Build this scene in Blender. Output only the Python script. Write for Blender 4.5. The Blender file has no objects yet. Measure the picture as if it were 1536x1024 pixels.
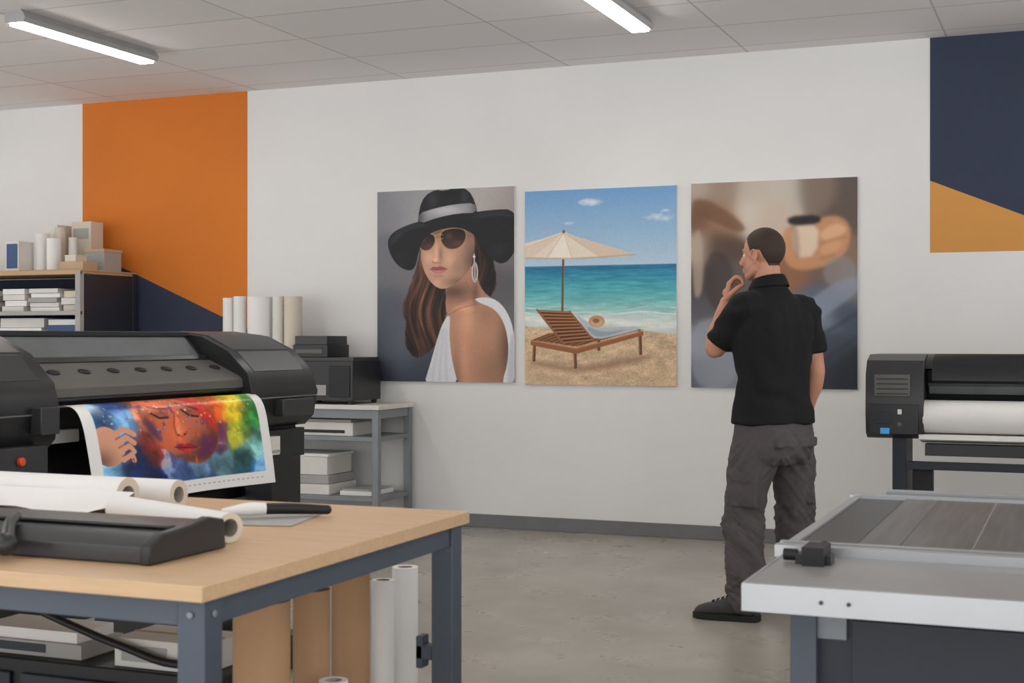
import bpy, bmesh, math, random
import numpy as np
from mathutils import Vector, Matrix, noise
random.seed(3); np.random.seed(3)
sc = bpy.context.scene
sc.view_settings.view_transform = 'Standard'
sc.view_settings.look = 'None'
TH = math.radians(22.15)

# ------------------------------------------------------------------ helpers
def lin(c):
    return tuple((v/255/12.92) if v/255 <= 0.04045 else ((v/255+0.055)/1.055)**2.4 for v in c)

def mat(name, col, rough=0.5, metal=0.0, var=0.06, vscale=6.0, bump=0.0, bscale=80.0, stretch=(1,1,1), emit=None, es=0, spec=0.5, coat=0):
    m = bpy.data.materials.new(name); m.use_nodes = True
    nt = m.node_tree; b = nt.nodes['Principled BSDF']
    c = lin(col)
    tc = nt.nodes.new('ShaderNodeTexCoord'); mp = nt.nodes.new('ShaderNodeMapping')
    mp.inputs['Scale'].default_value = stretch
    nt.links.new(tc.outputs['Object'], mp.inputs['Vector'])
    nz = nt.nodes.new('ShaderNodeTexNoise'); nz.inputs['Scale'].default_value = vscale; nz.inputs['Detail'].default_value = 4
    nt.links.new(mp.outputs['Vector'], nz.inputs['Vector'])
    rp = nt.nodes.new('ShaderNodeValToRGB')
    rp.color_ramp.elements[0].position = 0.3; rp.color_ramp.elements[1].position = 0.7
    rp.color_ramp.elements[0].color = tuple(max(0, v*(1-var)) for v in c)+(1,)
    rp.color_ramp.elements[1].color = tuple(min(1, v*(1+var)) for v in c)+(1,)
    nt.links.new(nz.outputs['Fac'], rp.inputs['Fac'])
    nt.links.new(rp.outputs['Color'], b.inputs['Base Color'])
    b.inputs['Roughness'].default_value = rough; b.inputs['Metallic'].default_value = metal
    b.inputs['Specular IOR Level'].default_value = spec
    b.inputs['Coat Weight'].default_value = coat
    if bump:
        n2 = nt.nodes.new('ShaderNodeTexNoise'); n2.inputs['Scale'].default_value = bscale; n2.inputs['Detail'].default_value = 3
        nt.links.new(mp.outputs['Vector'], n2.inputs['Vector'])
        bp = nt.nodes.new('ShaderNodeBump'); bp.inputs['Strength'].default_value = bump; bp.inputs['Distance'].default_value = 0.01
        nt.links.new(n2.outputs['Fac'], bp.inputs['Height']); nt.links.new(bp.outputs['Normal'], b.inputs['Normal'])
    if emit:
        b.inputs['Emission Color'].default_value = lin(emit)+(1,); b.inputs['Emission Strength'].default_value = es
    return m

def vcol_mat(name, rough=0.4):
    m = bpy.data.materials.new(name); m.use_nodes = True
    nt = m.node_tree; b = nt.nodes['Principled BSDF']
    a = nt.nodes.new('ShaderNodeVertexColor'); a.layer_name = 'Col'
    nt.links.new(a.outputs['Color'], b.inputs['Base Color'])
    b.inputs['Roughness'].default_value = rough
    b.inputs['Specular IOR Level'].default_value = 0.3
    return m

class B:
    def __init__(s, name):
        s.name = name; s.bm = bmesh.new(); s.mats = []
    def mi(s, m):
        if m not in s.mats: s.mats.append(m)
        return s.mats.index(m)
    def face(s, vs, i):
        try:
            f = s.bm.faces.new(vs); f.material_index = i; f.smooth = True; return f
        except ValueError: return None
    def box(s, x0, x1, y0, y1, z0, z1, m, rot=None, piv=None):
        i = s.mi(m)
        co = [Vector((x, y, z)) for x in (x0, x1) for y in (y0, y1) for z in (z0, z1)]
        if rot is not None:
            piv = Vector(piv) if piv is not None else Vector(((x0+x1)/2, (y0+y1)/2, (z0+z1)/2))
            co = [rot @ (c-piv) + piv for c in co]
        v = [s.bm.verts.new(c) for c in co]
        for q in ((0,1,3,2),(4,6,7,5),(0,4,5,1),(2,3,7,6),(0,2,6,4),(1,5,7,3)):
            s.face([v[k] for k in q], i)
        return s
    def prism(s, pts, axis, a0, a1, m):
        i = s.mi(m)
        def mk(p, a):
            if axis == 'x': return (a, p[0], p[1])
            if axis == 'y': return (p[0], a, p[1])
            return (p[0], p[1], a)
        A = [s.bm.verts.new(mk(p, a0)) for p in pts]; C = [s.bm.verts.new(mk(p, a1)) for p in pts]
        n = len(pts)
        s.face(A, i); s.face(C[::-1], i)
        for k in range(n): s.face([A[k], C[k], C[(k+1) % n], A[(k+1) % n]], i)
        return s
    def rings(s, R, m, cap=True):
        i = s.mi(m); V = [[s.bm.verts.new(p) for p in r] for r in R]; n = len(V[0])
        for a, b in zip(V[:-1], V[1:]):
            for k in range(n): s.face([a[k], a[(k+1) % n], b[(k+1) % n], b[k]], i)
        if cap:
            s.face(V[0][::-1], i); s.face(V[-1], i)
        return V
    def frame(s, d):
        d = Vector(d).normalized(); up = Vector((0,0,1)) if abs(d.z) < 0.9 else Vector((1,0,0))
        u = d.cross(up).normalized(); v = d.cross(u).normalized(); return u, v
    def cyl(s, p0, p1, r, m, r1=None, seg=28, cap=True):
        p0 = Vector(p0); p1 = Vector(p1); u, v = s.frame(p1-p0); r1 = r if r1 is None else r1
        R = [[p + (u*math.cos(t)+v*math.sin(t))*q for t in [2*math.pi*k/seg for k in range(seg)]] for p, q in ((p0, r), (p1, r1))]
        s.rings(R, m, cap); return s
    def pipe(s, p0, p1, ro, ri, m, mend=None, minn=None, seg=36):
        p0 = Vector(p0); p1 = Vector(p1); u, v = s.frame(p1-p0)
        ring = lambda p, q: [s.bm.verts.new(p + (u*math.cos(t)+v*math.sin(t))*q) for t in [2*math.pi*k/seg for k in range(seg)]]
        a, b, c, d = ring(p0, ro), ring(p1, ro), ring(p1, ri), ring(p0, ri)
        im, ie, ii = s.mi(m), s.mi(mend or m), s.mi(minn or m)
        for k in range(seg):
            j = (k+1) % seg
            s.face([a[k], a[j], b[j], b[k]], im); s.face([b[k], b[j], c[j], c[k]], ie)
            s.face([c[k], c[j], d[j], d[k]], ii); s.face([d[k], d[j], a[j], a[k]], ie)
        return s
    def ball(s, c, r, m, rot=None, seg=20, rg=12):
        c = Vector(c); i = s.mi(m)
        if not hasattr(r, '__len__'): r = (r, r, r)
        def P(a, b):
            p = Vector((r[0]*math.sin(a)*math.cos(b), r[1]*math.sin(a)*math.sin(b), r[2]*math.cos(a)))
            return c + (rot @ p if rot is not None else p)
        top = s.bm.verts.new(P(0, 0)); bot = s.bm.verts.new(P(math.pi, 0))
        V = [[s.bm.verts.new(P(math.pi*k/rg, 2*math.pi*j/seg)) for j in range(seg)] for k in range(1, rg)]
        for j in range(seg):
            s.face([top, V[0][j], V[0][(j+1) % seg]], i); s.face([bot, V[-1][(j+1) % seg], V[-1][j]], i)
        for a, b in zip(V[:-1], V[1:]):
            for j in range(seg): s.face([a[j], b[j], b[(j+1) % seg], a[(j+1) % seg]], i)
        return s
    def limb(s, pts, rad, m, sub=4, seg=20, endball=True):
        pts = [Vector(p) for p in pts]; n = len(pts); P = []; Rr = []
        for k in range(n-1):
            p0 = pts[max(k-1, 0)]; p1 = pts[k]; p2 = pts[k+1]; p3 = pts[min(k+2, n-1)]
            for q in range(sub):
                t = q/sub
                P.append(0.5*((2*p1)+(-p0+p2)*t+(2*p0-5*p1+4*p2-p3)*t*t+(-p0+3*p1-3*p2+p3)*t**3))
                e = t*t*(3-2*t); Rr.append(rad[k]*(1-e)+rad[k+1]*e)
        P.append(pts[-1]); Rr.append(rad[-1]); R = []
        u = None
        for k in range(len(P)):
            d = (P[min(k+1, len(P)-1)]-P[max(k-1, 0)]).normalized()
            if u is None: u, v = s.frame(d)
            else:
                u = (u - d*u.dot(d)).normalized(); v = d.cross(u)
            R.append([P[k]+(u*math.cos(a)+v*math.sin(a))*Rr[k] for a in [2*math.pi*j/seg for j in range(seg)]])
        s.rings(R, m); s.ball(P[0], Rr[0], m)
        if endball: s.ball(P[-1], Rr[-1], m)
        return s
    def finish(s, bevel=0.0, parent=None, segs=2, angle=38):
        bmesh.ops.recalc_face_normals(s.bm, faces=s.bm.faces)
        me = bpy.data.meshes.new(s.name); s.bm.to_mesh(me); s.bm.free()
        for m in s.mats: me.materials.append(m)
        me.set_sharp_from_angle(angle=math.radians(angle))
        o = bpy.data.objects.new(s.name, me); sc.collection.objects.link(o)
        if bevel:
            b = o.modifiers.new('bev', 'BEVEL'); b.width = bevel; b.segments = segs; b.limit_method = 'ANGLE'; b.angle_limit = math.radians(45)
        if parent: o.parent = parent
        return o

def empty(name, loc=(0,0,0), rz=0):
    e = bpy.data.objects.new(name, None); e.location = loc; e.rotation_euler = (0, 0, rz); e.empty_display_size = .2
    sc.collection.objects.link(e); return e

# ------------------------------------------------------------------ materials
M_wall = mat('wall_paint', (229,228,226), .85, var=.025, vscale=1.3, bump=.08, bscale=160)
M_orange = mat('orange_paint', (214,120,36), .8, var=.05, vscale=1.5)
M_orange2 = mat('ochre_paint', (212,150,76), .8, var=.04, vscale=1.5)
M_navy = mat('navy_paint', (50,58,78), .8, var=.05, vscale=1.5)
M_base = mat('baseboard_vinyl', (112,112,114), .6)
M_wood = mat('tabletop_laminate', (204,170,132), .42, var=.07, vscale=7, stretch=(1,12,12))
M_ply = mat('shelf_ply', (190,155,115), .6)
M_slate = mat('slate_steel', (76,84,95), .45, metal=.1, var=.05)
M_steel = mat('grey_steel', (130,134,138), .45, metal=.2)
M_white = mat('white_paper', (232,230,227), .6, var=.015)
M_cream = mat('cream_paper', (212,201,184), .7, var=.03)
M_kraft = mat('kraft_tube', (172,134,98), .7, var=.08, vscale=3, stretch=(3,3,1))
M_core = mat('roll_core', (176,170,162), .8)
M_hole_shade = mat('roll_hole_shade', (92,86,80), .9)  # dark disc inside each roll; shade of the hollow core put into colour
M_black = mat('printer_black', (32,33,35), .36, var=.08)
M_dark = mat('printer_charcoal', (50,50,52), .36, var=.06)
M_pan = mat('printer_grey_panel', (92,90,87), .4, var=.05)
M_glass = mat('printer_window', (100,104,105), .15, var=.1)
M_deep = mat('deep_black', (16,16,18), .5)
M_blue = mat('blue_led', (60,150,210), .4, emit=(60,150,210), es=.25)
M_red = mat('red_button', (220,80,40), .4)
M_alu = mat('aluminium', (180,182,184), .35, metal=.6, var=.04, stretch=(1,20,1))
M_alu2 = mat('aluminium_plate', (154,153,152), .38, metal=.4, var=.06, vscale=9)
M_cab = mat('cabinet_navy', (37,42,52), .5, var=.05)
M_box = mat('white_carton', (218,215,209), .7)
M_boxg = mat('grey_carton', (166,164,160), .7)
M_boxt = mat('tan_carton', (186,160,130), .7)
M_boxb = mat('blue_carton', (52,80,122), .6)
M_skin = mat('skin', (200,144,117), .5, var=.08, vscale=25, bump=.08, bscale=200)
M_hair = mat('hair_brown', (58,43,34), .7, var=.2, vscale=220, bump=.3, bscale=500)
M_shirt = mat('black_polo', (21,21,24), .8, var=.15, vscale=12, bump=.15, bscale=300, spec=.3)
M_pants = mat('grey_work_trousers', (86,82,82), .85, var=.12, vscale=9, bump=.2, bscale=260, spec=.25)
M_shoe = mat('shoe_leather', (54,52,52), .6, var=.1, vscale=30, bump=.2)
M_sole = mat('shoe_sole', (28,28,29), .8)
M_eye = mat('eye_white', (225,220,215), .3)
M_frame = mat('added_window_frame', (200,200,200), .5)  # frames of the unseen side windows added to let light in

def ceiling_mat():
    m = mat('ceiling_tiles', (230,228,226), .9, var=.02, vscale=2)
    nt = m.node_tree; b = nt.nodes['Principled BSDF']; tc = [n for n in nt.nodes if n.type == 'TEX_COORD'][0]
    mp = nt.nodes.new('ShaderNodeMapping'); mp.inputs['Location'].default_value = (4.35+12, 12+.8, 0)
    br = nt.nodes.new('ShaderNodeTexBrick'); br.offset = 0; br.inputs['Scale'].default_value = 1
    br.inputs['Brick Width'].default_value = 1.2; br.inputs['Row Height'].default_value = .6
    br.inputs['Mortar Size'].default_value = .007; br.inputs['Mortar Smooth'].default_value = .3; br.inputs['Bias'].default_value = 0
    br.inputs['Color1'].default_value = lin((231,228,227))+(1,); br.inputs['Color2'].default_value = lin((225,222,221))+(1,)
    br.inputs['Mortar'].default_value = lin((190,187,184))+(1,)
    nt.links.new(tc.outputs['Object'], mp.inputs['Vector']); nt.links.new(mp.outputs['Vector'], br.inputs['Vector'])
    nt.links.new(br.outputs['Color'], b.inputs['Base Color']); return m
M_ceil = ceiling_mat()
def floor_mat():
    m = bpy.data.materials.new('polished_concrete'); m.use_nodes = True; nt = m.node_tree; b = nt.nodes['Principled BSDF']
    tc = nt.nodes.new('ShaderNodeTexCoord')
    n1 = nt.nodes.new('ShaderNodeTexNoise'); n1.inputs['Scale'].default_value = 1.6; n1.inputs['Detail'].default_value = 10; n1.inputs['Roughness'].default_value = .68
    nt.links.new(tc.outputs['Object'], n1.inputs['Vector'])
    rp = nt.nodes.new('ShaderNodeValToRGB'); e = rp.color_ramp.elements
    e[0].position = .3; e[0].color = lin((144,139,128))+(1,); e[1].position = .72; e[1].color = lin((180,175,165))+(1,)
    nt.links.new(n1.outputs['Fac'], rp.inputs['Fac']); nt.links.new(rp.outputs['Color'], b.inputs['Base Color'])
    n2 = nt.nodes.new('ShaderNodeTexNoise'); n2.inputs['Scale'].default_value = 4; n2.inputs['Detail'].default_value = 6
    nt.links.new(tc.outputs['Object'], n2.inputs['Vector'])
    mr = nt.nodes.new('ShaderNodeMapRange'); mr.inputs['To Min'].default_value = .18; mr.inputs['To Max'].default_value = .42
    nt.links.new(n2.outputs['Fac'], mr.inputs['Value']); nt.links.new(mr.outputs['Result'], b.inputs['Roughness'])
    return m
M_floor = floor_mat()

# ------------------------------------------------------------------ room
X0, X1, YF, ZC = -9.6, 2.9, -10.2, 3.087
B('floor').box(X0-.1, X1+.1, YF, .1, -.1, 0, M_floor).finish()
B('ceiling').box(X0-.1, X1+.1, YF, .1, ZC, ZC+.1, M_ceil).finish()
w = B('wall_back'); w.box(X0, X1, 0, .1, 0, ZC, M_wall)
e = .0025
w.prism([(-7.127,1.978),(-5.644,1.352),(-5.644,ZC),(-7.127,ZC)], 'y', -e, .0, M_orange)
w.prism([(-7.127,1.0),(-5.644,1.0),(-5.644,1.352),(-7.127,1.978)], 'y', -e, .0, M_navy)
w.prism([(-.845,2.230),(.45,1.68),(.45,ZC),(-.845,ZC)], 'y', -e, .0, M_navy)
w.prism([(-.845,1.797),(.17,1.797),(-.845,2.230)], 'y', -e, .0, M_orange2)
w.finish()
def side_wall(name, xa, xb, n0):
    b = B(name); b.box(xa, xb, YF, .1, 0, .35, M_wall); b.box(xa, xb, YF, .1, 2.85, ZC, M_wall); b.box(xa, xb, -1.4, .1, .35, 2.85, M_wall)
    b.box(xa, xb, YF, YF+.3, .35, 2.85, M_wall); b.box(xa, xb, -5.9, -5.6, .35, 2.85, M_wall); b.finish()
    for k, (u0, u1) in enumerate(((-5.6,-1.4),(YF+.3,-5.9))):  # unseen windows, added so world light reaches walls and ceiling
        f = B('added_window_%d' % (n0+k)); c = (xa+xb)/2
        for z in (.35, 2.80): f.box(c-.03, c+.03, u0, u1, z, z+.05, M_frame)
        nn_ = 4
        for j in range(nn_+1):
            y = u0+(u1-u0-.05)*j/nn_; f.box(c-.03, c+.03, y, y+.05, .40, 2.80, M_frame)
        f.finish()
side_wall('wall_left', X0-.1, X0, 1); side_wall('wall_right', X1, X1+.1, 3)
B('baseboard_back').box(X0, X1, -.012, 0, 0, .09, M_base).finish(.003)

M_tube = mat('light_diffuser', (255,255,255), .5, emit=(255,250,244), es=30)
M_house = mat('light_housing', (170,170,170), .4, metal=.2)
for k, (lx, y0, y1) in enumerate([(-5.43,-2.65,-1.45), (-2.3,-2.35,-1.15), (.85,-2.35,-1.15), (-5.43,-5.9,-4.7), (-2.3,-5.9,-4.7), (.85,-5.9,-4.7), (-8.3,-4.5,-3.3), (-2.3,-9.0,-7.8)]):
    b = B('fluorescent_ceiling_light')
    b.prism([(lx-.045,ZC),(lx-.075,ZC-.045),(lx-.06,ZC-.07),(lx+.06,ZC-.07),(lx+.075,ZC-.045),(lx+.045,ZC)], 'y', y0, y1, M_house)
    b.box(lx-.048, lx+.048, y0+.02, y1-.02, ZC-.082, ZC-.0695, M_tube)
    b.finish()

# ------------------------------------------------------------------ painter
def vnoise(X, Y, s, seed=0):
    r = np.random.RandomState(seed); G = r.rand(64, 64)
    x = X/s; y = Y/s; xi = np.floor(x).astype(int); yi = np.floor(y).astype(int); fx = x-xi; fy = y-yi
    fx = fx*fx*(3-2*fx); fy = fy*fy*(3-2*fy)
    g = lambda a, b: G[a % 64, b % 64]
    return (g(xi,yi)*(1-fx)+g(xi+1,yi)*fx)*(1-fy)+(g(xi,yi+1)*(1-fx)+g(xi+1,yi+1)*fx)*fy
def fbm(X, Y, s, seed=0, o=4):
    t = 0; a = .5
    for k in range(o): t = t+a*vnoise(X, Y, s/2**k, seed+k); a *= .5
    return t/(1-.5**o)
class Paint:
    def __init__(s, x0, x1, y0, y1, nx, ny):
        s.X, s.Y = np.meshgrid(np.linspace(x0, x1, nx), np.linspace(y0, y1, ny)); s.I = np.zeros((ny, nx, 3)); s.dx = (x1-x0)/nx
    def mix(s, a, col):
        c = np.asarray(col, float)
        if c.ndim == 1: c = c[None, None, :]
        s.I = s.I*(1-a[..., None])+c*a[..., None]
    def sdf(s, pts):
        P = np.array(pts, float); d = np.full(s.X.shape, 1e9); ins = np.zeros(s.X.shape, bool); n = len(P)
        for i in range(n):
            a = P[i]; b = P[(i+1) % n]; ex, ey = b-a; wx = s.X-a[0]; wy = s.Y-a[1]
            t = np.clip((wx*ex+wy*ey)/(ex*ex+ey*ey+1e-9), 0, 1)
            d = np.minimum(d, (wx-ex*t)**2+(wy-ey*t)**2)
            if abs(ey) > 1e-9:
                c = ((a[1] > s.Y) != (b[1] > s.Y)) & (s.X < (b[0]-a[0])*(s.Y-a[1])/ey+a[0]); ins ^= c
        return np.where(ins, 1, -1)*np.sqrt(d)
    def smooth(s, pts, sm):
        P = [np.array(p, float) for p in pts]
        for _ in range(sm):
            Q = []
            for i in range(len(P)):
                a = P[i]; b = P[(i+1) % len(P)]; Q += [a*.75+b*.25, a*.25+b*.75]
            P = Q
        return P
    def poly(s, pts, col, soft=1.0, al=1.0, sm=2, clip=None):
        a = np.clip(.5+s.sdf(s.smooth(pts, sm))/soft, 0, 1)*al
        if clip is not None: a = a*clip
        s.mix(a, col)
    def mask(s, pts, soft=1.0, sm=2): return np.clip(.5+s.sdf(s.smooth(pts, sm))/soft, 0, 1)
    def ell(s, cx, cy, rx, ry, col, ang=0, soft=1.0, al=1.0, clip=None):
        c, q = math.cos(math.radians(ang)), math.sin(math.radians(ang)); dx = s.X-cx; dy = s.Y-cy
        u = (dx*c+dy*q)/rx; v = (-dx*q+dy*c)/ry; r = np.sqrt(u*u+v*v)
        a = np.clip(.5+(1-r)*min(rx, ry)/soft, 0, 1)*al
        if clip is not None: a = a*clip
        s.mix(a, col)
    def glow(s, cx, cy, rx, ry, k, clip=None, ang=0):
        c, q = math.cos(math.radians(ang)), math.sin(math.radians(ang)); dx = s.X-cx; dy = s.Y-cy
        u = (dx*c+dy*q)/rx; v = (-dx*q+dy*c)/ry; a = np.exp(-(u*u+v*v))
        if clip is not None: a = a*clip
        s.I = s.I*(1+k*a[..., None])
    def line(s, pts, w, col, soft=1.0, al=1.0, clip=None):
        d = np.full(s.X.shape, 1e9)
        for a, b in zip(pts[:-1], pts[1:]):
            ex, ey = b[0]-a[0], b[1]-a[1]; wx = s.X-a[0]; wy = s.Y-a[1]
            t = np.clip((wx*ex+wy*ey)/(ex*ex+ey*ey+1e-9), 0, 1); d = np.minimum(d, np.hypot(wx-ex*t, wy-ey*t))
        a = np.clip(.5+(w/2-d)/soft, 0, 1)*al
        if clip is not None: a = a*clip
        s.mix(a, col)
    def blobs(s, L, sig, warp=0, seed=0, wsc=40):
        X, Y = s.X, s.Y
        if warp:
            X, Y = X+warp*(fbm(X, Y, wsc, seed)-.5)*2, Y+warp*(fbm(X+500, Y, wsc, seed+9)-.5)*2
        W = 0; C = 0
        for x, y, c in L:
            g = np.exp(-((X-x)**2+(Y-y)**2)/(2*sig*sig))+1e-12; W = W+g; C = C+g[..., None]*np.array(c, float)
        s.I = C/W[..., None]
    def blur(s, px):
        r = max(1, int(px/s.dx)); k = np.exp(-np.linspace(-2, 2, 2*r+1)**2); k /= k.sum()
        for ax in (0, 1):
            P = np.pad(s.I, [(r, r) if a == ax else (0, 0) for a in range(3)], mode='edge'); o = 0
            for j in range(2*r+1):
                o = o+k[j]*(P[j:j+s.I.shape[0]] if ax == 0 else P[:, j:j+s.I.shape[1]])
            s.I = o
    def linear(s):
        v = np.clip(s.I/255, 0, 1); return np.where(v <= .04045, v/12.92, ((v+.055)/1.055)**2.4)

def grid_mesh(name, P, C, mats, extra=None):
    ny, nx, _ = P.shape
    V = P.reshape(-1, 3); idx = np.arange(ny*nx).reshape(ny, nx)
    F = np.stack([idx[:-1,:-1], idx[:-1,1:], idx[1:,1:], idx[1:,:-1]], -1).reshape(-1, 4)
    nf = len(F); mi = np.zeros(nf, int)
    cols = C.reshape(-1, 3)
    if extra is not None:
        ev, ef = extra; F = np.concatenate([F, np.array(ef)+len(V)]); V = np.concatenate([V, np.array(ev, float)])
        cols = np.concatenate([cols, np.full((len(ev), 3), .8)]); mi = np.concatenate([mi, np.ones(len(ef), int)])
    me = bpy.data.meshes.new(name)
    me.vertices.add(len(V)); me.vertices.foreach_set('co', V.astype(np.float32).ravel())
    me.loops.add(len(F)*4); me.loops.foreach_set('vertex_index', F.astype(np.int32).ravel())
    me.polygons.add(len(F)); me.polygons.foreach_set('loop_start', (np.arange(len(F))*4).astype(np.int32))
    me.polygons.foreach_set('material_index', mi.astype(np.int32))
    me.update(calc_edges=True); me.validate()
    a = me.color_attributes.new('Col', 'FLOAT_COLOR', 'POINT')
    rgba = np.concatenate([cols, np.ones((len(cols), 1))], 1).astype(np.float32); a.data.foreach_set('color', rgba.ravel())
    for m in mats: me.materials.append(m)
    o = bpy.data.objects.new(name, me); sc.collection.objects.link(o); return o
M_print = vcol_mat('poster_print', .45)
def poster(name, x0, x1, z0, z1, p):
    ny, nx, _ = p.I.shape
    xs = np.linspace(x0, x1, nx); zs = np.linspace(z1, z0, ny); Xg, Zg = np.meshgrid(xs, zs)
    P = np.stack([Xg, np.full_like(Xg, -.0205), Zg], -1)
    ya, yb = -.02, -.001
    ev = [(x, y, z) for x in (x0, x1) for y in (ya, yb) for z in (z0, z1)]
    ef = [(0,1,3,2),(4,6,7,5),(0,4,5,1),(2,3,7,6),(0,2,6,4),(1,5,7,3)]
    return grid_mesh(name, P, p.linear(), [M_print, M_white], (ev, ef))

NX, NY = 400, 500
# --- poster 1 : woman with hat
p = Paint(568, 772, 284, 572, NX, NY)
p.blobs([(570,300,(128,127,132)),(600,290,(150,150,154)),(640,300,(160,158,160)),(740,290,(184,176,172)),(770,300,(158,148,144)),(770,380,(122,114,114)),
         (575,400,(116,116,122)),(590,460,(88,92,102)),(575,500,(74,80,92)),(600,540,(98,104,116)),(570,570,(52,56,66)),(630,560,(60,66,78)),(620,420,(120,118,122)),
         (760,430,(92,90,96)),(765,470,(110,106,108)),(600,500,(100,106,118)),(745,440,(96,92,96))], 20, 8, 3)
hn = fbm(p.X+9*np.sin(p.Y/23), p.Y*.09, 4.2, 17, 4)
def strands(m, k=1.0):
    c = np.clip((hn-.28)*1.7, 0, 1)[..., None]
    p.mix(m, (np.array((38,23,19.))*(1-c)+np.array((138,90,66.))*c)*k)
edge = 5*(fbm(p.X, p.Y*.6, 8, 66)-.5)
h1 = [(636,372),(630,398),(622,420),(611,442),(607,466),(613,486),(609,508),(616,528),(632,538),(650,526),(662,508),(671,484),(676,452),(664,410),(650,385)]
hair = np.clip(.5+(p.sdf(p.smooth(h1,2))+edge)/2.2, 0, 1)
h2 = [(700,345),(722,345),(740,380),(747,416),(742,446),(728,446),(712,438),(700,400)]
hair2 = np.clip(.5+(p.sdf(p.smooth(h2,2))+edge)/2.2, 0, 1)
strands(hair); strands(hair2, .72)
p.glow(636,470,14,40,.22,hair); p.glow(664,430,10,50,-.45,hair); p.glow(620,520,12,20,-.25,hair)
sk = (208,160,134)
neck = p.mask([(674,418),(716,392),(721,432),(746,454),(700,480),(670,476)], 1.3); p.mix(neck, (186,136,110))
body = p.mask([(668,476),(690,455),(720,446),(748,460),(762,488),(768,530),(758,580),(690,580),(682,545),(673,510)], 1.3); p.mix(body, (196,144,115))
p.glow(704,478,14,24,.14,body); p.glow(698,540,9,44,.10,body); p.glow(764,520,14,60,-.42,body); p.glow(688,575,8,50,-.22,body); p.glow(738,555,20,34,-.16,body); p.glow(730,470,16,20,-.10,body)
p.glow(684,438,26,12,-.38,neck); p.glow(716,440,5,22,-.25,neck); p.glow(700,462,20,5,.12,neck)
p.line([(702,424),(712,440),(720,450)], 1.5, (140,94,74), 3, .5); p.line([(672,474),(694,462),(716,456)], 1.2, (150,102,80), 2.5, .6)
dr = [(638,580),(648,548),(658,512),(667,484),(679,468),(677,505),(682,545),(692,580)]
dm = p.mask(dr, 1.0); p.mix(dm, (222,223,227))
for k in range(3): p.line([(650+k*12,580),(656+k*8,540),(665+k*4,495)], 2, (184,187,196), 5, .5, dm)
p.poly([(714,447),(742,446),(762,466),(773,500),(773,580),(752,580),(765,536),(761,492),(746,464),(718,453)], (224,225,229), 1.0)
p.poly([(766,500),(773,505),(773,580),(760,580)], (176,178,187), 5, .6)
face = p.mask([(634,346),(633,372),(635,392),(641,410),(651,425),(664,434),(678,431),(694,420),(707,406),(714,388),(716,348),(690,338),(650,340)], 1.0)
p.mix(face, sk)
p.glow(714,392,17,38,-.45,face); p.glow(692,424,18,8,-.34,face); p.glow(633,392,5,26,-.18,face); p.glow(676,348,55,11,-.40,face)
p.glow(648,386,9,8,.10,face); p.glow(678,390,9,9,.10,face); p.glow(658,425,8,5,.10,face); p.glow(688,402,8,14,-.10,face)
p.glow(658,378,2.6,12,.14,face); p.glow(664.5,381,3,12,-.20,face)
p.line([(652,392),(655.5,394.3),(659,393.4),(663,394)], 1.0, (132,82,66), 1.6, .75); p.glow(657,390,4,3,.14,face)
p.poly([(648,403),(654,399),(659,400.5),(664,398.5),(675,403),(668,404.4),(655,404.4)], (160,92,84), .9, sm=1)
p.poly([(649,404.5),(661,404.5),(674,404),(668,409.8),(656,409.8)], (192,124,112), .9, sm=1)
p.line([(648,403.6),(661,404.5),(675,403.4)], .7, (100,52,48), 1, .9); p.glow(661,407,5,1.6,.15); p.line([(655,413.5),(667,413.5)], 1.5, (156,110,90), 4, .5)
p.line([(715,352),(717,372),(713,392),(717,414)], 3, (64,40,31), 2, .8); p.line([(634,368),(633,384),(629,400)], 2.4, (72,46,36), 2, .8)
for cx, cy, rx, ry in ((643,362,14,14),(683,358,20,17)):
    o_ = [(-1,-.7),(0,-1),(1,-.8),(1,.2),(.4,1),(-.5,1),(-1,.2)]
    p.poly([(cx+rx*a, cy+ry*q) for a, q in o_], (186,150,108), .8)
    lm = p.mask([(cx+(rx-1.4)*a, cy+(ry-1.4)*q) for a, q in o_], .8)
    g = np.clip((p.Y-(cy-ry))/(2*ry), 0, 1)[..., None]; p.mix(lm, np.array((20,16,16.))*(1-g)+np.array((92,60,48.))*g)
    p.glow(cx-rx*.3, cy-ry*.3, rx*.28, ry*.3, .9, lm, 30); p.glow(cx+rx*.35, cy+ry*.4, rx*.4, ry*.25, .35, lm)
p.line([(655,354),(662,351),(667,352)], 1.3, (194,158,114)); p.line([(656,359),(667,358)], 1.1, (194,158,114)); p.line([(702,351),(716,350)], 2, (150,114,82))
p.line([(714,382),(714,394)], 1.4, (224,220,218)); p.ell(715,409,4.6,15,(222,218,216)); p.ell(715,409,2.9,12.5,(110,78,66)); p.line([(715,398),(715,420)],1.2,(236,234,232)); p.ell(714,386,1.8,1.8,(240,238,236))
brim = p.mask([(583,366),(587,350),(606,338),(634,330),(690,323),(740,317),(776,318),(777,372),(764,394),(750,398),(736,386),(724,364),(708,348),(688,341),(660,344),(641,354),(632,372),(626,403),(612,405),(594,392)], .9)
p.mix(brim, (24,24,27)); p.glow(640,334,60,4,.9,brim,-6); p.glow(745,322,30,5,.8,brim); p.glow(598,352,14,5,.9,brim,-40); p.glow(750,378,16,10,.5,brim,-30); p.glow(606,385,10,14,.35,brim)
p.line([(590,364),(606,346),(640,336),(690,330),(745,325),(774,328)], 1.2, (60,60,66), 2, .7, brim)
cr = p.mask([(630,338),(632,312),(640,293),(656,284),(670,287),(690,281),(706,287),(715,304),(720,328),(680,336)], .9, 1)
p.mix(cr, (26,26,29)); p.glow(652,300,8,14,1.0,cr); p.glow(700,298,6,14,.9,cr); p.glow(676,292,12,5,-.4,cr)
bd = p.mask([(631,319),(655,312),(685,307),(716,306),(719,321),(690,321),(660,326),(632,335)], .9, 1)
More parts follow.
